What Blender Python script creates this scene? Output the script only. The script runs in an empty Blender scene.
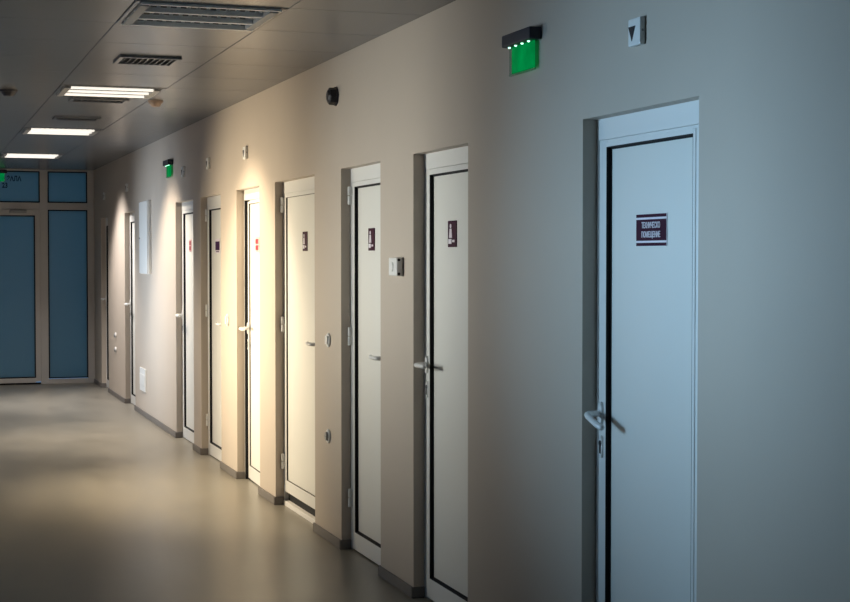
import bpy, bmesh, math, random
from mathutils import Vector, Matrix
random.seed(7)
C = bpy.context.scene.collection
PI = math.pi

# ------------------------------------------------------------------ sizes
W = 2.269        # face of the right wall
WL = -0.425      # face of the left wall
END = 20.0       # glazed partition
BACK = -2.0
CEIL = 2.727
D = 0.055        # reveal depth in front of each door frame
OPEN_H = 2.098
FZ = -0.02       # floor level
MOD = 0.684      # ceiling tile module

# ------------------------------------------------------------------ materials
def mat(name, col, rough=0.5, metal=0.0, spec=0.5, emit=None, strength=0.0, bump=0.0, bscale=60.0, var=0.0, coat=0.0):
    m = bpy.data.materials.new(name); m.use_nodes = True
    nt = m.node_tree; b = nt.nodes['Principled BSDF']
    b.inputs['Base Color'].default_value = (*col, 1)
    b.inputs['Roughness'].default_value = rough
    b.inputs['Metallic'].default_value = metal
    b.inputs['Specular IOR Level'].default_value = spec
    b.inputs['Coat Weight'].default_value = coat
    if emit:
        b.inputs['Emission Color'].default_value = (*emit, 1)
        b.inputs['Emission Strength'].default_value = strength
    if bump or var:
        tc = nt.nodes.new('ShaderNodeTexCoord'); n = nt.nodes.new('ShaderNodeTexNoise')
        n.inputs['Scale'].default_value = bscale; n.inputs['Detail'].default_value = 4
        nt.links.new(tc.outputs['Object'], n.inputs['Vector'])
        if bump:
            bp = nt.nodes.new('ShaderNodeBump'); bp.inputs['Strength'].default_value = bump
            bp.inputs['Distance'].default_value = 0.002
            nt.links.new(n.outputs['Fac'], bp.inputs['Height']); nt.links.new(bp.outputs['Normal'], b.inputs['Normal'])
        if var:
            n2 = nt.nodes.new('ShaderNodeTexNoise'); n2.inputs['Scale'].default_value = 1.7; n2.inputs['Detail'].default_value = 5
            nt.links.new(tc.outputs['Object'], n2.inputs['Vector'])
            r = nt.nodes.new('ShaderNodeValToRGB')
            r.color_ramp.elements[0].position = 0.3; r.color_ramp.elements[1].position = 0.7
            r.color_ramp.elements[0].color = (*[c*(1-var) for c in col], 1)
            r.color_ramp.elements[1].color = (*[min(1, c*(1+var)) for c in col], 1)
            nt.links.new(n2.outputs['Fac'], r.inputs['Fac']); nt.links.new(r.outputs['Color'], b.inputs['Base Color'])
    return m

M = {}
M['wall'] = mat('beige wall paint', (0.50, 0.435, 0.368), 0.55, spec=0.35, bump=0.12, bscale=90, var=0.025)
M['wall_white'] = mat('pale wall paint', (0.46, 0.44, 0.42), 0.7, bump=0.1, bscale=90)
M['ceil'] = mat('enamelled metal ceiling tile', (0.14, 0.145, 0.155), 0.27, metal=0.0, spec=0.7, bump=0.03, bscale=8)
M['ceil_gap'] = mat('ceiling void', (0.05, 0.05, 0.055), 0.9)
M['skirt'] = mat('grey vinyl skirting', (0.16, 0.145, 0.135), 0.45, var=0.05)
M['pvc'] = mat('white door profile', (0.78, 0.78, 0.76), 0.32, spec=0.5)
M['panel'] = mat('white door panel', (0.74, 0.74, 0.70), 0.40, spec=0.5, var=0.012)
M['gasket'] = mat('black rubber gasket', (0.008, 0.008, 0.010), 0.6, spec=0.2)
M['handle'] = mat('white enamelled handle', (0.75, 0.75, 0.74), 0.28)
M['black'] = mat('black plastic', (0.006, 0.007, 0.012), 0.45)
M['navy'] = mat('dark plastic housing', (0.012, 0.014, 0.028), 0.5)
M['white'] = mat('white plastic', (0.74, 0.74, 0.72), 0.35)
M['grey'] = mat('grey plastic', (0.30, 0.30, 0.30), 0.45)
M['grey_seal'] = mat('grey rubber seal', (0.10, 0.09, 0.08), 0.6)
M['metal'] = mat('brushed aluminium reflector', (0.62, 0.60, 0.57), 0.28, metal=0.9)
M['darkmetal'] = mat('dark lamp tray', (0.02, 0.02, 0.022), 0.6)
M['louvre'] = mat('grey louvre metal', (0.34, 0.34, 0.35), 0.4)
M['frame'] = mat('off white aluminium profile', (0.50, 0.48, 0.46), 0.4)
M['sill'] = mat('pale threshold strip', (0.80, 0.79, 0.77), 0.35)
M['maroon'] = mat('maroon sign film', (0.040, 0.002, 0.018), 0.6, spec=0.15)
M['red'] = mat('red sign film', (0.36, 0.03, 0.05), 0.35)
M['pinkish'] = mat('pale red sign film', (0.75, 0.45, 0.45), 0.35)
M['purple'] = mat('dark purple sign film', (0.04, 0.010, 0.05), 0.6, spec=0.15)
M['lettering'] = mat('white sign lettering', (0.80, 0.74, 0.80), 0.4)
M['ink'] = mat('black lettering film', (0.006, 0.006, 0.010), 0.5)
M['led'] = mat('green light diode', (0.2, 0.9, 0.5), 0.3, emit=(0.45, 1.0, 0.7), strength=2.5)
M['tube'] = mat('lit fluorescent tube', (0.9, 0.9, 0.88), 0.3, emit=(1.0, 0.93, 0.82), strength=1.0)
M['tube_off'] = mat('unlit fluorescent tube', (0.88, 0.88, 0.88), 0.25)
M['brown'] = mat('beige detector plastic', (0.32, 0.24, 0.20), 0.5)

def floor_mat():
    m = mat('beige sheet vinyl', (0.33, 0.30, 0.25), 0.30, spec=0.5)
    nt = m.node_tree; b = nt.nodes['Principled BSDF']
    tc = nt.nodes.new('ShaderNodeTexCoord')
    n = nt.nodes.new('ShaderNodeTexNoise'); n.inputs['Scale'].default_value = 1.2; n.inputs['Detail'].default_value = 8; n.inputs['Roughness'].default_value = 0.65
    mp = nt.nodes.new('ShaderNodeMapping'); mp.inputs['Scale'].default_value = (3.0, 1.2, 1)
    nt.links.new(tc.outputs['Object'], mp.inputs['Vector']); nt.links.new(mp.outputs['Vector'], n.inputs['Vector'])
    r = nt.nodes.new('ShaderNodeValToRGB')
    r.color_ramp.elements[0].position = 0.30; r.color_ramp.elements[0].color = (0.20, 0.186, 0.155, 1)
    r.color_ramp.elements[1].position = 0.72; r.color_ramp.elements[1].color = (0.275, 0.255, 0.215, 1)
    nt.links.new(n.outputs['Fac'], r.inputs['Fac']); nt.links.new(r.outputs['Color'], b.inputs['Base Color'])
    mr = nt.nodes.new('ShaderNodeMapRange'); mr.inputs['To Min'].default_value = 0.24; mr.inputs['To Max'].default_value = 0.40
    nt.links.new(n.outputs['Fac'], mr.inputs['Value']); nt.links.new(mr.outputs['Result'], b.inputs['Roughness'])
    bp = nt.nodes.new('ShaderNodeBump'); bp.inputs['Strength'].default_value = 0.10; bp.inputs['Distance'].default_value = 0.004
    n3 = nt.nodes.new('ShaderNodeTexNoise'); n3.inputs['Scale'].default_value = 9
    nt.links.new(tc.outputs['Object'], n3.inputs['Vector'])
    nt.links.new(n3.outputs['Fac'], bp.inputs['Height']); nt.links.new(bp.outputs['Normal'], b.inputs['Normal'])
    return m
M['floor'] = floor_mat()

def frosted(name, col, trans=0.75):
    m = bpy.data.materials.new(name); m.use_nodes = True
    nt = m.node_tree; nt.nodes.clear()
    out = nt.nodes.new('ShaderNodeOutputMaterial')
    t = nt.nodes.new('ShaderNodeBsdfTranslucent'); t.inputs['Color'].default_value = (*col, 1)
    d = nt.nodes.new('ShaderNodeBsdfDiffuse'); d.inputs['Color'].default_value = (*[c*0.35 for c in col], 1)
    g = nt.nodes.new('ShaderNodeBsdfGlossy'); g.inputs['Roughness'].default_value = 0.32
    tc = nt.nodes.new('ShaderNodeTexCoord'); n = nt.nodes.new('ShaderNodeTexNoise'); n.inputs['Scale'].default_value = 14; n.inputs['Detail'].default_value = 6
    nt.links.new(tc.outputs['Object'], n.inputs['Vector'])
    mr = nt.nodes.new('ShaderNodeMapRange'); mr.inputs['To Min'].default_value = 0.22; mr.inputs['To Max'].default_value = 0.45
    nt.links.new(n.outputs['Fac'], mr.inputs['Value']); nt.links.new(mr.outputs['Result'], g.inputs['Roughness'])
    a = nt.nodes.new('ShaderNodeMixShader'); a.inputs[0].default_value = 1-trans
    nt.links.new(t.outputs[0], a.inputs[1]); nt.links.new(d.outputs[0], a.inputs[2])
    f = nt.nodes.new('ShaderNodeFresnel'); f.inputs['IOR'].default_value = 1.45
    b = nt.nodes.new('ShaderNodeMixShader')
    nt.links.new(f.outputs[0], b.inputs[0]); nt.links.new(a.outputs[0], b.inputs[1]); nt.links.new(g.outputs[0], b.inputs[2])
    nt.links.new(b.outputs[0], out.inputs['Surface'])
    return m
M['frost'] = frosted('blue frosted glass', (0.42, 0.55, 0.53))

def clear_glass(name, tint):
    m = bpy.data.materials.new(name); m.use_nodes = True
    nt = m.node_tree; nt.nodes.clear()
    out = nt.nodes.new('ShaderNodeOutputMaterial')
    t = nt.nodes.new('ShaderNodeBsdfTransparent'); t.inputs['Color'].default_value = (*tint, 1)
    g = nt.nodes.new('ShaderNodeBsdfGlossy'); g.inputs['Roughness'].default_value = 0.05
    x = nt.nodes.new('ShaderNodeMixShader'); x.inputs[0].default_value = 0.06
    nt.links.new(t.outputs[0], x.inputs[1]); nt.links.new(g.outputs[0], x.inputs[2]); nt.links.new(x.outputs[0], out.inputs['Surface'])
    return m
M['glass'] = clear_glass('window glass', (0.95, 0.97, 1.0))

def acrylic():
    m = bpy.data.materials.new('edge lit green acrylic'); m.use_nodes = True
    nt = m.node_tree; nt.nodes.clear()
    out = nt.nodes.new('ShaderNodeOutputMaterial')
    t = nt.nodes.new('ShaderNodeBsdfTransparent'); t.inputs['Color'].default_value = (0.55, 0.85, 0.65, 1)
    e = nt.nodes.new('ShaderNodeEmission'); e.inputs['Color'].default_value = (0.0, 0.42, 0.10, 1)
    tc = nt.nodes.new('ShaderNodeTexCoord')
    n = nt.nodes.new('ShaderNodeTexNoise'); n.inputs['Scale'].default_value = 16
    nt.links.new(tc.outputs['Object'], n.inputs['Vector'])
    mr = nt.nodes.new('ShaderNodeMapRange'); mr.inputs['To Min'].default_value = 0.28; mr.inputs['To Max'].default_value = 0.80
    nt.links.new(n.outputs['Fac'], mr.inputs['Value']); nt.links.new(mr.outputs['Result'], e.inputs['Strength'])
    x = nt.nodes.new('ShaderNodeMixShader'); x.inputs[0].default_value = 0.72
    nt.links.new(t.outputs[0], x.inputs[1]); nt.links.new(e.outputs[0], x.inputs[2]); nt.links.new(x.outputs[0], out.inputs['Surface'])
    return m
M['acrylic'] = acrylic()
M['acrylic_clear'] = clear_glass('clear acrylic', (0.75, 0.86, 0.80))

# ------------------------------------------------------------------ mesh helpers
class MB:
    def __init__(s): s.bm = bmesh.new(); s.mi = 0
    def box(s, a, b, bev=0.0, seg=2):
        x0, y0, z0 = [min(p, q) for p, q in zip(a, b)]; x1, y1, z1 = [max(p, q) for p, q in zip(a, b)]
        t = bmesh.new(); bmesh.ops.create_cube(t, size=1)
        bmesh.ops.scale(t, vec=(x1-x0, y1-y0, z1-z0), verts=t.verts)
        bmesh.ops.translate(t, vec=((x0+x1)/2, (y0+y1)/2, (z0+z1)/2), verts=t.verts)
        if bev: bmesh.ops.bevel(t, geom=t.edges[:], offset=bev, segments=seg, affect='EDGES', profile=0.6)
        s.merge(t); return s
    def merge(s, t, mtx=None):
        if mtx is not None: bmesh.ops.transform(t, matrix=mtx, verts=t.verts)
        for f in t.faces: f.material_index = s.mi
        me = bpy.data.meshes.new('tmp'); t.to_mesh(me); t.free()
        s.bm.from_mesh(me); bpy.data.meshes.remove(me)
    def cyl(s, p, q, r, r2=None, seg=24, bev=0.0):
        p = Vector(p); q = Vector(q); d = q-p
        t = bmesh.new(); bmesh.ops.create_cone(t, cap_ends=True, segments=seg, radius1=r, radius2=r if r2 is None else r2, depth=d.length)
        if bev: bmesh.ops.bevel(t, geom=[e for e in t.edges if len(e.link_faces) == 2 and any(len(f.verts) > 4 for f in e.link_faces)], offset=bev, segments=3, affect='EDGES')
        m = Matrix.Translation((p+q)/2) @ d.to_track_quat('Z', 'Y').to_matrix().to_4x4()
        s.merge(t, m); return s
    def tube(s, pts, r, seg=14, flat=1.0, up=(0, 0, 1)):
        """round (or flattened) bar along a path; the ends are rounded off"""
        pts = [Vector(p) for p in pts]; t = bmesh.new(); rings = []
        n = len(pts)
        for i, p in enumerate(pts):
            d = (pts[min(i+1, n-1)]-pts[max(i-1, 0)]).normalized()
            u = Vector(up); u = (u-d*u.dot(d)).normalized(); v = d.cross(u)
            rings.append([t.verts.new(p+u*math.cos(2*PI*k/seg)*r*flat+v*math.sin(2*PI*k/seg)*r) for k in range(seg)])
        for a, b in zip(rings, rings[1:]):
            for k in range(seg): t.faces.new((a[k], a[(k+1) % seg], b[(k+1) % seg], b[k]))
        for ring, sgn, p, o in ((rings[0], -1, pts[0], pts[1]), (rings[-1], 1, pts[-1], pts[-2])):
            dd = (p-o).normalized(); prev = ring
            for fct, off in ((0.75, 0.45), (0.35, 0.7)):
                cur = [t.verts.new(p+(v.co-p)*fct+dd*r*off) for v in ring]
                for k in range(seg):
                    q = (prev[k], prev[(k+1) % seg], cur[(k+1) % seg], cur[k])
                    t.faces.new(q if sgn > 0 else q[::-1])
                prev = cur
            t.faces.new(prev if sgn > 0 else prev[::-1])
        bmesh.ops.recalc_face_normals(t, faces=t.faces)
        s.merge(t); return s
    def prism(s, poly, lo, hi, axis=0, bev=0.0):
        """polygon in the two other axes, extruded along axis"""
        t = bmesh.new()
        def P(u, v, w):
            return {0: (w, u, v), 1: (u, w, v), 2: (u, v, w)}[axis]
        a = [t.verts.new(P(u, v, lo)) for u, v in poly]; b = [t.verts.new(P(u, v, hi)) for u, v in poly]
        t.faces.new(a); t.faces.new(b)
        n = len(a)
        for k in range(n): t.faces.new((a[k], a[(k+1) % n], b[(k+1) % n], b[k]))
        bmesh.ops.recalc_face_normals(t, faces=t.faces)
        if bev: bmesh.ops.bevel(t, geom=t.edges[:], offset=bev, segments=2, affect='EDGES')
        s.merge(t); return s
    def build(s, name, mats, parent=None, smooth=False):
        me = bpy.data.meshes.new(name); s.bm.to_mesh(me); s.bm.free()
        if not isinstance(mats, (list, tuple)): mats = [mats]
        for m in mats: me.materials.append(m)
        o = bpy.data.objects.new(name, me); C.objects.link(o)
        if parent: o.parent = parent
        if smooth:
            for p in me.polygons: p.use_smooth = True
            me.set_sharp_from_angle(angle=math.radians(38))
        return o

def ellipse(cy, cz, ry, rz, n=28):
    return [(cy+ry*math.cos(2*PI*k/n), cz+rz*math.sin(2*PI*k/n)) for k in range(n)]
def tag(o, label, cat, group=None, kind=None):
    o['label'] = label; o['category'] = cat
    if group: o['group'] = group
    if kind: o['kind'] = kind
    return o
def empty(name, loc, label, cat, group=None, kind=None):
    o = bpy.data.objects.new(name, None); o.empty_display_size = 0.1; C.objects.link(o); o.location = loc
    return tag(o, label, cat, group, kind)
def copy_tree(o, parent=None):
    c = o.copy(); C.objects.link(c)
    if parent is not None: c.parent = parent
    for ch in list(o.children): copy_tree(ch, c)
    return c
def lettering(name, txt, size, material, parent, loc, facing, align='CENTER', squeeze=1.0, bold=0.0):
    cu = bpy.data.curves.new('t', 'FONT'); cu.body = txt; cu.size = size
    cu.align_x = align; cu.align_y = 'CENTER'; cu.extrude = 0.0006; cu.offset = bold; cu.space_line = 1.0
    tmp = bpy.data.objects.new('t', cu); C.objects.link(tmp)
    bpy.context.view_layer.update()
    me = bpy.data.meshes.new_from_object(tmp.evaluated_get(bpy.context.evaluated_depsgraph_get()))
    bpy.data.objects.remove(tmp); me.materials.clear(); me.materials.append(material)
    if facing == 'x':   R = Matrix(((0, 0, -1), (-1, 0, 0), (0, 1, 0)))
    else:               R = Matrix(((1, 0, 0), (0, 0, -1), (0, 1, 0)))
    me.transform(R.to_4x4() @ Matrix.Diagonal((squeeze, 1, 1, 1)))
    me.name = name
    o = bpy.data.objects.new(name, me); C.objects.link(o); o.parent = parent; o.location = loc
    return o

# ------------------------------------------------------------------ the setting
DOORS = [  # near jamb, far jamb, handle side, hinges seen, label
    (4.105, 4.943, 'far'), (6.113, 6.858, 'far'), (7.390, 8.135, 'near'), (8.715, 9.740, 'near'), (10.210, 10.975, 'far'),
    (11.57, 12.415, 'near'), (12.763, 13.652, 'far'), (16.273, 17.063, 'far'), (18.541, 19.245, 'far')]

tag(MB().box((WL-0.2, BACK-0.2, -0.12), (W+0.3, END+0.15, FZ)).build('floor', M['floor']), 'beige sheet vinyl floor with a dull shine', 'floor', kind='structure')

b = MB(); prev = BACK-0.2
for y0, y1, *_ in DOORS:
    b.box((W, prev, FZ), (W+0.3, y0, CEIL+0.12)); b.box((W, y0, OPEN_H), (W+0.3, y1, CEIL+0.12)); prev = y1
b.box((W, prev, FZ), (W+0.3, END+0.15, CEIL+0.12)); b.box((W+0.3, BACK-0.2, -0.12), (W+0.36, END+0.15, CEIL+0.12))
tag(b.build('wall_right', M['wall']), 'long beige painted wall pierced by a row of white doors', 'wall', kind='structure')

ADDED_WINS = [(4.95, 6.10, 'white framed window opposite the nearest door', 1.12), (7.75, 8.85, 'white framed window opposite the wide warm lit door', 1.12),
        (10.90, 12.50, 'white framed window of a warm lit room across the corridor', 0.62), (14.30, 15.60, 'white framed window across from the tall slim cabinet', 0.62)]
WZ1 = 2.25      # head of the windows added to the unseen left wall to light the doors
b = MB(); prev = BACK-0.2
for y0, y1, _, WZ0 in ADDED_WINS:
    b.box((WL-0.2, prev, FZ), (WL, y0, CEIL+0.12)); b.box((WL-0.2, y0, FZ), (WL, y1, WZ0)); b.box((WL-0.2, y0, WZ1), (WL, y1, CEIL+0.12)); prev = y1
b.box((WL-0.2, prev, FZ), (WL, END+0.15, CEIL+0.12))
tag(b.build('wall_left', M['wall_white']), 'pale wall opposite the row of doors', 'wall', kind='structure')
tag(MB().box((WL, BACK-0.2, FZ), (W, BACK, CEIL+0.12)).build('wall_back', M['wall_white']), 'pale end wall behind the viewer', 'wall', kind='structure')
for n, (y0, y1, lab, WZ0) in enumerate(ADDED_WINS):
    w = empty('window_%d' % (n+2), (WL-0.1, (y0+y1)/2, WZ0), lab, 'window', kind='structure')
    hw = (y1-y0)/2; hh = WZ1-WZ0
    b = MB()
    for y in (-hw, -0.03, hw-0.06): b.box((-0.03, y, 0), (0.03, y+0.06, hh), 0.004)
    b.box((-0.03, -hw, 0), (0.03, hw, 0.06), 0.004).box((-0.03, -hw, hh-0.06), (0.03, hw, hh), 0.004)
    b.build('window_frame', M['pvc'], w)
    for y in (-hw+0.06, 0.03): MB().box((-0.005, y, 0.06), (0.005, y+hw-0.09, hh-0.06)).build('pane', M['glass'], w)

# ceiling of square metal tiles with narrow joints
LAMP_Y = [7.034, 10.454, 13.874, 17.294]
LX = 1.285
xs = [WL]; x = LX+MOD/2
xs = sorted([LX+MOD/2-k*MOD for k in range(-1, 5)])
xs = [max(WL, min(W, v)) for v in xs]; xs = sorted(set(xs))
if xs[0] > WL: xs.insert(0, WL)
y0 = LAMP_Y[0]-MOD/2; ys = [y0+k*MOD for k in range(-14, 20)]
ys = [max(BACK, min(END+0.1, v)) for v in ys]; ys = sorted(set(ys))
if ys[-1] < END+0.1: ys.append(END+0.1)
if ys[0] > BACK: ys.insert(0, BACK)
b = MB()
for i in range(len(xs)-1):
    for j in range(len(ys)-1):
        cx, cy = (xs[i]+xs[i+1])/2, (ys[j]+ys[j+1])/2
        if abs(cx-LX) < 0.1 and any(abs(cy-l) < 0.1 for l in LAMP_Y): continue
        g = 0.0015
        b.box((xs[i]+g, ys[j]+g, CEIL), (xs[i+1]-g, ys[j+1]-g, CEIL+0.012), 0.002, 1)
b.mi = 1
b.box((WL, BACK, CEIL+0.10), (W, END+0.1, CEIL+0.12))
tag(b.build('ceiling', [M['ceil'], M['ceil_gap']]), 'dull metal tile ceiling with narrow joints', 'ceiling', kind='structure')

# skirting, turned into each reveal
b = MB(); prev = BACK
edges = [d for d in DOORS]+[(END, END, '')]
for y0, y1, *_ in edges:
    b.box((W-0.012, prev, FZ), (W, y0, 0.034), 0.003, 1)
    if y1 > y0:
        b.box((W-0.012, y0, FZ), (W+D, y0+0.010, 0.034), 0.003, 1)
        b.box((W-0.012, y1-0.010, FZ), (W+D, y1, 0.034), 0.003, 1)
    prev = y1
tag(b.build('baseboard_right', M['skirt']), 'grey skirting along the foot of the door wall', 'baseboard', kind='structure')
tag(MB().box((WL, BACK, FZ), (WL+0.012, END, 0.034), 0.003, 1).build('baseboard_left', M['skirt']), 'grey skirting along the foot of the opposite wall', 'baseboard', kind='structure')

# ------------------------------------------------------------------ doors of the right wall
DLAB = ['white door nearest the camera with wide two line maroon sign',
        'second nearest white door, right of the white thermostat box',
        'white door with hinges on its left, left of the thermostat box',
        'wide warm lit white door with black gap above a pale threshold',
        'narrow white door standing slightly ajar under a small wall box',
        'white door carrying a dark purple square sign',
        'white door with small red sign below the far green exit sign',
        'white door just beyond the tall white wall cabinet',
        'farthest white door, beside the blue glass partition']

def make_door(i, y0, y1, side):
    w = y1-y0; h = OPEN_H; hw = w/2
    t = empty('door_%d' % (i+1), (W+D, (y0+y1)/2, 0), DLAB[i], 'door', kind='structure')
    fv, fd = 0.014, 0.07           # visible frame lip, frame depth
    b = MB()
    b.box((0, hw-fv, FZ), (fd, hw, h), 0.0015, 1).box((0, -hw, FZ), (fd, -hw+fv, h), 0.0015, 1)
    b.box((0, -hw+fv, h-0.075), (fd, hw-fv, h), 0.0015, 1)
    b.box((0.05, hw-fv-0.02, FZ), (fd, hw-fv, h-0.075)).box((0.05, -hw+fv, FZ), (fd, -hw+fv+0.02, h-0.075)).box((0.05, -hw+fv, h-0.095), (fd, hw-fv, h-0.075))
    b.build('door_frame', M['pvc'], t)
    zb = -0.012
    if i == 3:
        zb = 0.072
        MB().box((-0.004, -hw+0.002, FZ), (0.06, hw-0.002, 0.012), 0.003).build('threshold', M['sill'], t)
        MB().box((0.028, -hw+fv, 0.012), (0.05, hw-fv, zb+0.02)).build('bottom_seal', M['gasket'], t)  # black bar stands in for the dark gap under the leaf
    if i == 4:
        b = MB().box((0.001, hw-fv-0.012, FZ), (0.05, hw-fv, h-0.075)).box((0.02, -hw+fv, FZ), (0.05, hw-fv, -0.008))
        b.box((0.02, -hw+fv, h-0.085), (0.05, hw-fv, h-0.075))
        b.build('frame_seal', M['gasket'], t)  # black strips imitate the shaded gap round the ajar leaf
    # leaf, hinged on the side away from the handle
    s = -1 if side == 'far' else 1          # hinge side along y
    lf = 0.003 if i != 4 else 0.012
    yl0, yl1 = -hw+fv+0.003, hw-fv-lf
    zt = h-0.0757
    hy = yl0 if s < 0 else yl1
    sn = 0.118 if i == 0 else 0.062      # stile nearest the camera
    st, top, bot = 0.062, 0.026, 0.078 + (0.02 if i != 3 else 0)
    b = MB()
    def B(a, c, bev=0.002): b.box((a[0], a[1]-hy, a[2]), (c[0], c[1]-hy, c[2]), bev, 1)
    B((0.002, yl0, zb), (0.046, yl0+sn, zt)); B((0.002, yl1-st, zb), (0.046, yl1, zt))
    B((0.002, yl0+sn, zt-top), (0.046, yl1-st, zt)); B((0.002, yl0+sn, zb), (0.046, yl1-st, zb+bot))
    # glazing bead standing a little proud around the panel
    ia, ib, ja, jb = yl0+sn, yl1-st, zb+bot, zt-top
    B((-0.001, ia-0.016, ja-0.016), (0.004, ia, jb+0.016), 0.0012); B((-0.001, ib, ja-0.016), (0.004, ib+0.016, jb+0.016), 0.0012)
    B((-0.001, ia, jb), (0.004, ib, jb+0.016), 0.0012); B((-0.001, ia, ja-0.016), (0.004, ib, ja), 0.0012)
    leaf = b.build('door_leaf', M['pvc'], t)
    leaf.location = (0, hy, 0)
    if i == 4: leaf.rotation_euler = (0, 0, math.radians(-1.6))
    rec = 0.018 if i not in (3, 4) else 0.009
    MB().box((rec, ia-hy, ja), (rec+0.02, ib-hy, jb)).build('panel', M['panel'], leaf)
    g = MB(); gw = 0.009 if i not in (3, 4) else 0.003
    g.box((0.0, ib-0.003-hy, ja), (rec+0.003, ib-hy, jb)); g.box((rec-0.004, ib-gw-hy, ja), (rec+0.003, ib-hy, jb))
    g.box((0.0, ia-hy, ja), (rec+0.003, ia+0.003-hy, jb)); g.box((rec-0.004, ia-hy, ja), (rec+0.003, ia+gw-hy, jb))
    g.box((0.0, ia-hy, jb-0.003), (rec+0.003, ib-hy, jb)); g.box((rec-0.004, ia-hy, jb-gw), (rec+0.003, ib-hy, jb))
    g.box((0.0, ia-hy, ja), (rec+0.003, ib-hy, ja+0.003)); g.box((rec-0.004, ia-hy, ja), (rec+0.003, ib-hy, ja+gw))
    g.build('gasket', M['gasket'] if i not in (3, 4) else M['grey_seal'], leaf)
    # lever handle: the grip runs back over the leaf from the stile
    hyc = (yl1-0.030 if side == 'far' else yl0+0.030)-hy
    q = -1 if side == 'far' else 1
    zc, dr = (1.055, 1.0) if i == 0 else (1.10, 0.0) if i == 1 else (1.09, 0.15)
    if side == 'near': dr = -0.05
    b = MB()
    b.prism(ellipse(hyc, zc, 0.018, 0.042), -0.009, 0.003, 0, 0.0015)
    b.cyl((-0.006, hyc, zc), (-0.018, hyc, zc), 0.012, 0.0095)
    pts = [(-0.010, hyc, zc), (-0.032, hyc, zc), (-0.046, hyc+q*0.003, zc), (-0.054, hyc+q*0.011, zc-0.002*dr), (-0.057, hyc+q*0.026, zc-0.007*dr),
           (-0.057, hyc+q*0.060, zc-0.018*dr), (-0.055, hyc+q*0.095, zc-0.029*dr), (-0.051, hyc+q*0.122, zc-0.036*dr)]
    b.tube([(p_[0]*1.13, p_[1], p_[2]) for p_ in pts], 0.0112, 14, 1.0)
    b.build('door_handle', M['handle'], leaf, True)
    b = MB().prism(ellipse(hyc, zc-0.118, 0.017, 0.040), -0.006, 0.003, 0, 0.0015)
    b.mi = 1
    b.cyl((-0.0075, hyc, zc-0.106), (0, hyc, zc-0.106), 0.0105, None, 16).box((-0.0075, hyc-0.006, zc-0.142), (0, hyc+0.006, zc-0.110))
    b.build('keyhole_plate', [M['handle'], M['black']], leaf, True)
    for hz in (0.22, 1.12, 1.90):
        yh = s*(hw-0.018)
        b = MB()
        for k in range(2): b.cyl((-0.011, yh, hz+k*0.052), (-0.011, yh, hz+0.048+k*0.052), 0.0105, None, 16, 0.002)
        b.box((-0.003, yh-0.013, hz+0.004), (0.004, yh+0.013, hz+0.096), 0.001, 1)
        b.build('hinge', M['white'], t, True)
    return t
for i, (y0, y1, side) in enumerate(DOORS): make_door(i, y0, y1, side)

# ------------------------------------------------------------------ signs on the doors
XP = W+D+0.018      # face of the door panels
t = empty('door_sign', (XP, 4.552, 1.700), 'wide maroon sign with two lines of white lettering on nearest door', 'sign')
b = MB().box((-0.003, -0.110, -0.054), (0, 0.110, 0.054), 0.001, 1)
b.mi = 1; b.box((-0.0036, -0.108, -0.0355), (-0.003, 0.108, 0.0355))
b.box((-0.0036, -0.108, 0.0425), (-0.003, 0.108, 0.0530)).box((-0.0036, -0.108, -0.0530), (-0.003, 0.108, -0.0425))
b.build('sign_plate', [M['lettering'], M['maroon']], t)
lettering('lettering', 'ТЕХНИЧЕСКО', 0.027, M['lettering'], t, (-0.0045, 0, 0.015), 'x', squeeze=0.72, bold=0.0005)
lettering('lettering', 'ПОМЕЩЕНИЕ', 0.027, M['lettering'], t, (-0.0045, 0, -0.016), 'x', squeeze=0.76, bold=0.0005)

def plaque(y, z, label, style):
    t = empty('door_sign', (XP-(0.009 if 'wide warm' in label or 'ajar' in label else 0), y, z), label, 'sign', 'small square signs on the doors')
    b = MB()
    if style == 'pictogram':
        b.box((-0.004, -0.056, -0.060), (0, 0.056, 0.060), 0.004).build('sign_plate', M['maroon'], t)
        b = MB()       # a plain upright figure, with a caption bar beneath
        b.cyl((-0.0055, 0.018, 0.036), (-0.004, 0.018, 0.036), 0.010, None, 16)
        b.prism([(0.006, 0.024), (0.030, 0.024), (0.037, -0.018), (-0.001, -0.018)], -0.0055, -0.004, 0)
        b.build('pictogram', M['lettering'], t)
        b = MB().box((-0.0055, 0.006, -0.045), (-0.004, 0.046, -0.023)).box((-0.0055, -0.034, -0.038), (-0.004, -0.006, -0.027))
        b.build('caption_bar', M['lettering'], t)
    elif style == 'red':
        b.box((-0.004, -0.060, -0.052), (0, 0.060, 0.052), 0.003).build('sign_plate', M['pinkish'], t)
        for z in (0.022, -0.022): MB().box((-0.0052, -0.042, z-0.017), (-0.004, 0.042, z+0.017)).build('red_square', M['red'], t)
    else:
        b.box((-0.004, -0.085, -0.058), (0, 0.085, 0.058), 0.003).build('sign_plate', M['lettering'], t)
        MB().box((-0.0052, -0.083, -0.034), (-0.004, 0.083, 0.036)).build('purple_field', M['purple'], t)
        MB().box((-0.0052, -0.06, -0.050), (-0.004, 0.06, -0.042)).build('caption_bar', M['purple'], t)
    return t
plaque(6.508, 1.715, 'small maroon square sign on the door right of the thermostat', 'pictogram')
plaque(7.782, 1.704, 'small maroon square sign on the door left of the thermostat', 'pictogram')
plaque(9.187, 1.707, 'small maroon square sign on the wide warm lit door', 'pictogram')
plaque(10.56, 1.698, 'pale red sign with two red squares on the ajar door', 'red')
plaque(12.055, 1.698, 'dark purple sign with pale border on a cream door', 'purple')
plaque(13.31, 1.710, 'pale red sign with two red squares on the door below the far exit sign', 'red')

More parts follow.
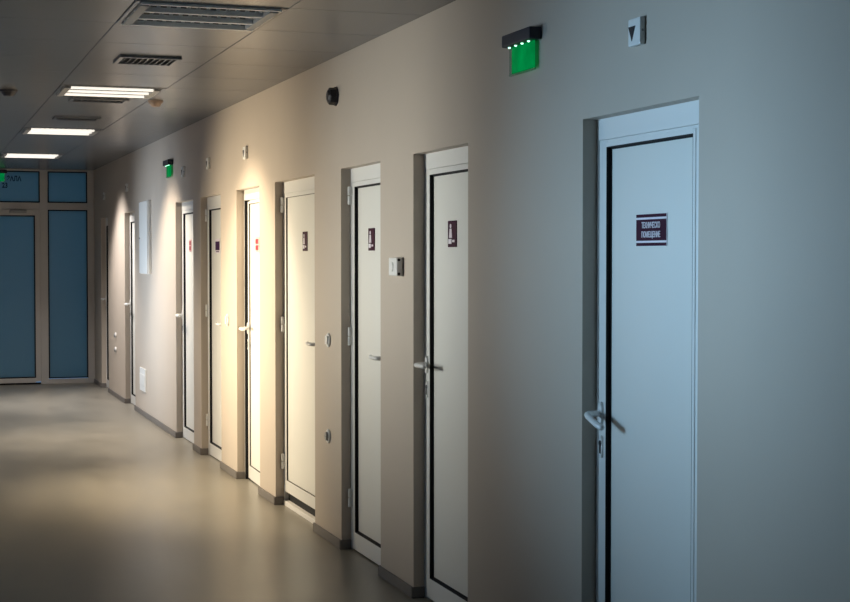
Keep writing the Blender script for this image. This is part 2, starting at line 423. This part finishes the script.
# ------------------------------------------------------------------ things on the right wall
def exit_sign(name, loc, label, length, facing='x'):
    t = empty(name, loc, label, 'exit sign', 'green exit signs')
    hl = length/2
    MB().box((-0.052, -hl, 0), (0, hl, 0.047), 0.006).build('housing', M['navy'], t)
    MB().box((-0.021, -hl+0.030, -0.104), (-0.016, hl-0.032, 0.004)).build('sign_plate', M['acrylic'], t)
    MB().box((-0.023, hl-0.032, -0.104), (-0.014, hl-0.010, 0.004), 0.001, 1).build('plate_edge', M['acrylic_clear'], t)
    MB().box((-0.024, -hl+0.026, -0.112), (-0.013, hl-0.010, -0.104), 0.001, 1).build('plate_rim', M['acrylic_clear'], t)
    for k in range(4):
        y = hl-0.03-k*(length-0.09)/3
        MB().cyl((-0.030, y, 0.002), (-0.030, y, -0.005), 0.006, 0.0045, 12, 0.0015).build('diode', M['led'], t, True)
    if facing == 'end': t.rotation_euler = (0, 0, -PI/2)
    return t
exit_sign('exit_sign', (W, 5.455, 2.432), 'green glowing exit sign under dark bar, nearest one at the top', 0.285)
exit_sign('exit_sign', (W, 13.90, 2.445), 'small green exit sign far along the door wall', 0.285)

def indicator(y, z, label, s=1.0):
    t = empty('wall_indicator', (W, y, z), label, 'indicator box', 'small white indicator boxes above the doors')
    MB().box((-0.021*s, -0.044, -0.044), (0, 0.044, 0.046), 0.006).build('housing', M['white'], t)
    MB().prism([(-0.012, 0.020), (0.038, 0.020), (0.013, -0.028)], -0.0225*s, -0.0205*s, 0).build('triangle_mark', M['black'], t)
    MB().cyl((-0.011*s, -0.0445, 0.002), (-0.011*s, -0.042, 0.002), 0.004, None, 12).build('screw', M['grey'], t)
    return t
indicator(4.503, 2.344, 'small white wall box with black triangle above the nearest door')
indicator(10.61, 2.345, 'small white wall box above the narrow ajar door')
indicator(12.02, 2.352, 'small white wall box above the door with purple sign')
indicator(13.19, 2.347, 'small white wall box just right of the far green exit sign')
indicator(16.78, 2.365, 'small white wall box above the door beyond the tall cabinet')
indicator(18.81, 2.350, 'small white wall box above the farthest door')

# black eight sided siren between two doors
t = empty('alarm_siren', (W, 8.225, 2.506), 'black eight sided alarm siren high on wall', 'siren')
MB().cyl((-0.012, 0, 0), (0, 0, 0), 0.053, None, 8).build('base', M['navy'], t)
b = MB().cyl((-0.012, 0, 0), (-0.046, 0, 0), 0.050, 0.047, 8, 0.003); b.cyl((-0.046, 0, 0), (-0.054, 0, 0), 0.036, 0.026, 16)
b.build('horn', M['black'], t)

# thermostat box
t = empty('thermostat', (W, 7.075, 1.562), 'white thermostat box with two dark screws between two doors', 'thermostat')
MB().box((-0.005, -0.060, -0.046), (0, 0.060, 0.046), 0.003).build('back_box', M['grey'], t)
MB().box((-0.035, -0.066, -0.044), (-0.004, 0.066, 0.045), 0.006, 3).build('cover', M['white'], t)
for z in (-0.034, 0.034): MB().cyl((-0.024, -0.0672, z), (-0.024, -0.064, z), 0.007, None, 16).build('screw', M['black'], t)
MB().cyl((-0.038, 0.012, 0), (-0.033, 0.012, 0), 0.024, 0.026, 24).build('dial', M['white'], t, True)

def round_plate(name, y, z, label, cat, r=0.041):
    t = empty(name, (W, y, z), label, cat, 'round white wall fittings')
    MB().cyl((-0.010, 0, 0), (0, 0, 0), r, None, 28, 0.003).build('plate', M['white'], t, True)
    if cat == 'light switch': MB().box((-0.020, -r*0.55, -r*0.62), (-0.008, r*0.55, r*0.62), 0.004).build('rocker', M['white'], t)
    else:
        b = MB().cyl((-0.022, 0, 0), (-0.008, 0, 0), r*0.62, None, 24, 0.003); b.mi = 1
        for s in (-1, 1): b.cyl((-0.0225, s*0.009, 0), (-0.02, s*0.009, 0), 0.003, None, 10)
        b.build('socket_well', [M['grey'], M['black']], t, True)
    return t
round_plate('light_switch', 8.394, 1.136, 'round white light switch at handle height left of the hinged door', 'light switch')
round_plate('wall_socket', 8.398, 0.585, 'round power socket low on wall, below the round light switch', 'socket')
round_plate('light_switch', 11.30, 1.135, 'white light switch beside the door with purple sign', 'light switch', 0.048)
round_plate('wall_socket', 17.86, 0.70, 'upper of two faint round sockets between the two farthest doors', 'socket', 0.038)
round_plate('wall_socket', 17.86, 0.53, 'lower of two faint round sockets between the two farthest doors', 'socket', 0.038)

t = empty('wall_cabinet', (W, 15.36, 1.440), 'tall slim white cabinet hanging on the far wall', 'cabinet')
MB().box((-0.035, -0.27, 0), (0, 0.27, 0.73), 0.006).build('case', M['white'], t)
MB().box((-0.045, -0.263, 0.007), (-0.035, 0.263, 0.723), 0.004).build('cabinet_door', M['white'], t)
MB().cyl((-0.055, 0.22, 0.36), (-0.045, 0.22, 0.36), 0.008, None, 16, 0.002).build('lock', M['grey'], t)

t = empty('socket_panel', (W, 15.67, 0.235), 'white rectangular cover plate low on the far wall', 'cover plate')
MB().box((-0.014, -0.19, 0), (0, 0.19, 0.235), 0.004).build('plate', M['white'], t)
b = MB()
for k in range(3): b.box((-0.020, -0.16+k*0.11, 0.06), (-0.014, -0.06+k*0.11, 0.175), 0.003)
b.build('socket_insert', M['white'], t)

# ------------------------------------------------------------------ ceiling fittings
LLAB = ['unlit square ceiling lamp with louvre grid, nearest and largest', 'lit ceiling lamp showing three bright tubes',
        'lit ceiling lamp third from the camera, a solid white bar', 'farthest lit ceiling lamp, near the glass partition']
def lamp(y, label, lit):
    t = empty('ceiling_lamp', (LX, y, CEIL), label, 'ceiling lamp', 'square louvred ceiling lamps')
    h = MOD/2-0.003
    b = MB(); fw = 0.022
    b.box((-h, -h, -0.004), (h, -h+fw, 0.075), 0.002, 1).box((-h, h-fw, -0.004), (h, h, 0.075), 0.002, 1)
    b.box((-h, -h+fw, -0.004), (-h+fw, h-fw, 0.075), 0.002, 1).box((h-fw, -h+fw, -0.004), (h, h-fw, 0.075), 0.002, 1)
    b.box((-h, -h, 0.075), (h, h, 0.080))
    b.build('lamp_housing', M['ceil'], t)
    q = h-fw
    rows = [-q+(k+0.5)*2*q/3 for k in range(3)]
    MB().box((-q, -q, 0.030), (q, q, 0.036)).build('reflector', M['darkmetal'], t)
    n = 14                         # toothed cross louvres between and outside the tubes
    for k in range(4):
        yy = max(-q+0.010, min(q-0.010, -q+k*2*q/3)); p = 2*q/n
        zb_, zs_ = (0.022, -0.004) if lit else (0.010, 0.028)      # plain edge / tip of the teeth
        poly = [(-q, 0.030 if lit else -0.012)]
        for m_ in range(n):
            x0_ = -q+m_*p
            poly += [(x0_+p*0.30, zb_), (x0_+p*0.30, zs_), (x0_+p*0.62, zs_), (x0_+p*0.62, zb_)]
        poly += [(q, 0.030 if lit else -0.012)]
        MB().prism(poly, yy-0.010, yy+0.010, 1).build('louvre', M['darkmetal'] if lit else M['white'], t)  # coloured black on lit lamps so the gaps between tubes look dark
    for r in rows:
        b = MB().cyl((-q+0.045, r, -0.004 if lit else 0.012), (q-0.045, r, -0.004 if lit else 0.012), 0.0088 if lit else 0.0105, None, 20)
        b.build('tube', M['tube'] if lit else M['tube_off'], t, True)
    for s in (-1, 1):
        MB().box((s*(q-0.004), -q+0.05, -0.014), (s*(q-0.046), q-0.05, 0.030), 0.003).build('tube_holder', M['grey'], t)
    return t
for k, y in enumerate(LAMP_Y): lamp(y, LLAB[k], k > 0)

def vent(x, y, label, w=0.342, d=0.32):
    t = empty('ceiling_vent', (x, y, CEIL), label, 'air vent', 'slotted ceiling vents')
    b = MB(); f = 0.026; hw, hd = w/2, d/2; z = -0.014
    b.box((-hw, -hd, z), (hw, -hd+f, 0), 0.002, 1).box((-hw, hd-f, z), (hw, hd, 0), 0.002, 1)
    b.box((-hw, -hd+f, z), (-hw+f, hd-f, 0), 0.002, 1).box((hw-f, -hd+f, z), (hw, hd-f, 0), 0.002, 1)
    b.build('vent_frame', M['ceil'], t)
    MB().box((-hw+f, -hd+f, -0.003), (hw-f, hd-f, 0)).build('dark_duct', M['gasket'], t)
    n = 9
    b = MB()
    for k in range(n):
        xx = -hw+f+(k+0.5)*(w-2*f)/n
        b.prism([(xx-0.010, -0.013), (xx-0.004, -0.014), (xx+0.006, -0.003), (xx+0.001, -0.003)], -hd+f, hd-f, 1)
    b.build('slats', M['ceil'], t)
    return t
vent(1.285, 8.68, 'slotted ceiling vent between the unlit lamp and first lit lamp')
vent(1.285, 10.99, 'slotted ceiling vent just behind the lit lamp with three tubes', 0.40, 0.24)
vent(1.285, 12.50, 'slotted ceiling vent in front of the third ceiling lamp', 0.36, 0.26)

def detector(x, y, label, m, r=0.055):
    t = empty('smoke_detector', (x, y, CEIL), label, 'smoke detector', 'round ceiling detectors')
    MB().cyl((0, 0, -0.014), (0, 0, 0), r*0.94, r, 28, 0.002).build('base', m, t, True)
    MB().cyl((0, 0, -0.042), (0, 0, -0.014), r*0.55, r*0.84, 28, 0.004).build('sensor_head', m, t, True)
detector(0.640, 10.55, 'dark round smoke detector at the left edge of the ceiling', M['navy'], 0.062)
detector(1.680, 10.95, 'small brown round smoke detector right of the lamp with three tubes', M['brown'])

# ------------------------------------------------------------------ glazed partition at the end
def pane_set(parent, x0, x1, z0, z1, name, gas=True):
    """a frosted pane in a dark rubber seal"""
    p = MB().box((x0, 0.020, z0), (x1, 0.028, z1)).build(name, M['frost'], parent)
    g = MB(); w = 0.014
    g.box((x0, 0.004, z0), (x0+w, 0.034, z1)).box((x1-w, 0.004, z0), (x1, 0.034, z1)).box((x0+w, 0.004, z0), (x1-w, 0.034, z0+w)).box((x0+w, 0.004, z1-w), (x1-w, 0.034, z1))
    g.build('pane_seal', M['gasket'], p)
    return p
t = empty('window_1', (0, END, 0), 'off white glazed partition with blue frosted panes at corridor end', 'glazed partition', kind='structure')
b = MB()
XM0, XM1 = 1.590, 1.688     # mullion between door and side light
for a, c in ((WL, WL+0.06), (0.56, 0.66), (XM0, XM1), (2.186, W)): b.box((a, 0, FZ), (c, 0.06, CEIL), 0.003, 1)
for a, c in ((WL+0.06, 0.56), (0.66, XM0), (XM1, 2.186)):
    b.box((a, 0, 2.215), (c, 0.06, 2.305), 0.003, 1); b.box((a, 0, CEIL-0.022), (c, 0.06, CEIL), 0.003, 1)
for a, c in ((WL+0.06, 0.56), (XM1, 2.186)): b.box((a, 0, FZ), (c, 0.06, 0.045), 0.003, 1)
b.build('window_frame', M['frame'], t)
pane_set(t, XM1, 2.186, 0.050, 2.215, 'side_pane'); pane_set(t, WL+0.06, 0.56, 0.050, 2.215, 'side_pane')
pane_set(t, XM1, 2.186, 2.305, CEIL-0.022, 'transom_pane'); pane_set(t, 0.66, XM0, 2.305, CEIL-0.022, 'transom_pane'); pane_set(t, WL+0.06, 0.56, 2.305, CEIL-0.022, 'transom_pane')
ln = lettering('lettering', 'НА ЗАЛА', 0.088, M['ink'], t, (1.362, 0.017, 2.603), 'y', align='RIGHT', squeeze=0.74, bold=0.003)
lettering('lettering', '23', 0.088, M['ink'], t, (1.196, 0.017, 2.517), 'y', align='RIGHT', squeeze=0.80, bold=0.003)

t = empty('door_10', (0.661, END, 0), 'blue frosted glass door in the end partition', 'glass door', kind='structure')
lw = XM0-0.662
b = MB(); s = 0.062
b.box((0, -0.006, 0.002), (s, 0.05, 2.2145), 0.003, 1).box((lw-s, -0.006, 0.012), (lw, 0.05, 2.2145), 0.003, 1)
b.box((s, -0.006, 0.002), (lw-s, 0.05, 0.062), 0.003, 1).box((s, -0.006, 2.140), (lw-s, 0.05, 2.2145), 0.003, 1)
b.build('door_leaf', M['frame'], t)
pane_set(t, s, lw-s, 0.062, 2.140, 'pane')
b = MB().box((0.55, -0.055, 2.168), (0.76, -0.006, 2.205), 0.005)
b.build('door_closer', M['grey'], t)
b = MB().cyl((0.06, -0.006, 1.06), (0.06, -0.05, 1.06), 0.010).tube([(0.06, -0.05, 1.06), (0.09, -0.052, 1.058), (0.16, -0.05, 1.055)], 0.009)
b.build('door_handle', M['handle'], t, True)
MB().box((0.0, 0.0, FZ), (lw, 0.05, 0.002)).build('bottom_seal', M['gasket'], t)

exit_sign('exit_sign', (1.045, END-0.002, 2.672), 'green exit sign above glass door, cut by the picture edge', 0.285, 'end')

# ------------------------------------------------------------------ light
def area(name, loc, rot, sx, sy, power, col, spread):
    l = bpy.data.lights.new(name, 'AREA'); l.shape = 'RECTANGLE'; l.size = sx; l.size_y = sy
    l.energy = power; l.color = col; l.spread = math.radians(spread)
    o = bpy.data.objects.new(name, l); C.objects.link(o); o.location = loc; o.rotation_euler = rot
    return o
def spot(name, loc, aim, power, col, angle, blend, soft):
    l = bpy.data.lights.new(name, 'SPOT'); l.energy = power; l.color = col; l.spot_size = math.radians(angle); l.spot_blend = blend; l.shadow_soft_size = soft
    o = bpy.data.objects.new(name, l); C.objects.link(o); o.location = loc
    o.rotation_euler = (Vector(aim)-Vector(loc)).to_track_quat('-Z', 'Y').to_euler()
    return o
LAMPL = [(6, 85, 190, (1.0, 0.80, 0.55)), (26, 112, 170, (1.0, 0.86, 0.69)), (30, 120, 190, (1.0, 0.94, 0.90))]
for y, (pa, sa, ps, c) in zip(LAMP_Y[1:], LAMPL):
    area('lamp_light', (LX, y, CEIL-0.03), (0, 0, 0), 0.60, 0.60, pa, c, sa)
    spot('lamp_light', (LX, y, CEIL-0.04), (W, y, 0.75), ps, c, 88, 0.6, 0.12)
# tinted, aimed lights behind the four added windows, brightening the door wall
for (y0, y1, _, _), lz, dx, pw, col, turn, sp in zip(ADDED_WINS, (1.48, 1.52, 0.98, 1.15), (0.7, 0.7, 0.3, 0.3), (22, 21.5, 76, 28),
        ((0.50, 0.78, 1.0), (1.0, 0.97, 0.84), (1.0, 0.81, 0.54), (0.84, 0.93, 1.0)), (-28, -22, -21, -4), (60, 62, 70, 70)):
    area('window_light', (WL-0.2-dx, (y0+y1)/2+dx*0.35, lz), (0, math.radians(-90), math.radians(turn)), 0.9, 0.8, pw, col, sp)

wd = bpy.data.worlds.new('dusk'); bpy.context.scene.world = wd; wd.use_nodes = True
bg = wd.node_tree.nodes['Background']; bg.inputs[0].default_value = (0.16, 0.36, 0.68, 1); bg.inputs[1].default_value = 1.15

# ------------------------------------------------------------------ camera
f = 1520.0
p = math.atan(44/f); th = math.atan(516/f*math.cos(p))
cam = bpy.data.cameras.new('camera'); co = bpy.data.objects.new('camera', cam); C.objects.link(co)
cam.sensor_fit = 'HORIZONTAL'; cam.sensor_width = 36; cam.lens = f/850*36
co.location = (0, 0, 1.61); co.rotation_euler = (PI/2-p, 0, -th); cam.clip_start = 0.05
sc = bpy.context.scene; sc.camera = co
sc.view_settings.view_transform = 'Standard'; sc.view_settings.look = 'None'
sc.view_settings.gamma = 1.0; sc.view_settings.use_curve_mapping = False
sc.view_settings.exposure = 0.0
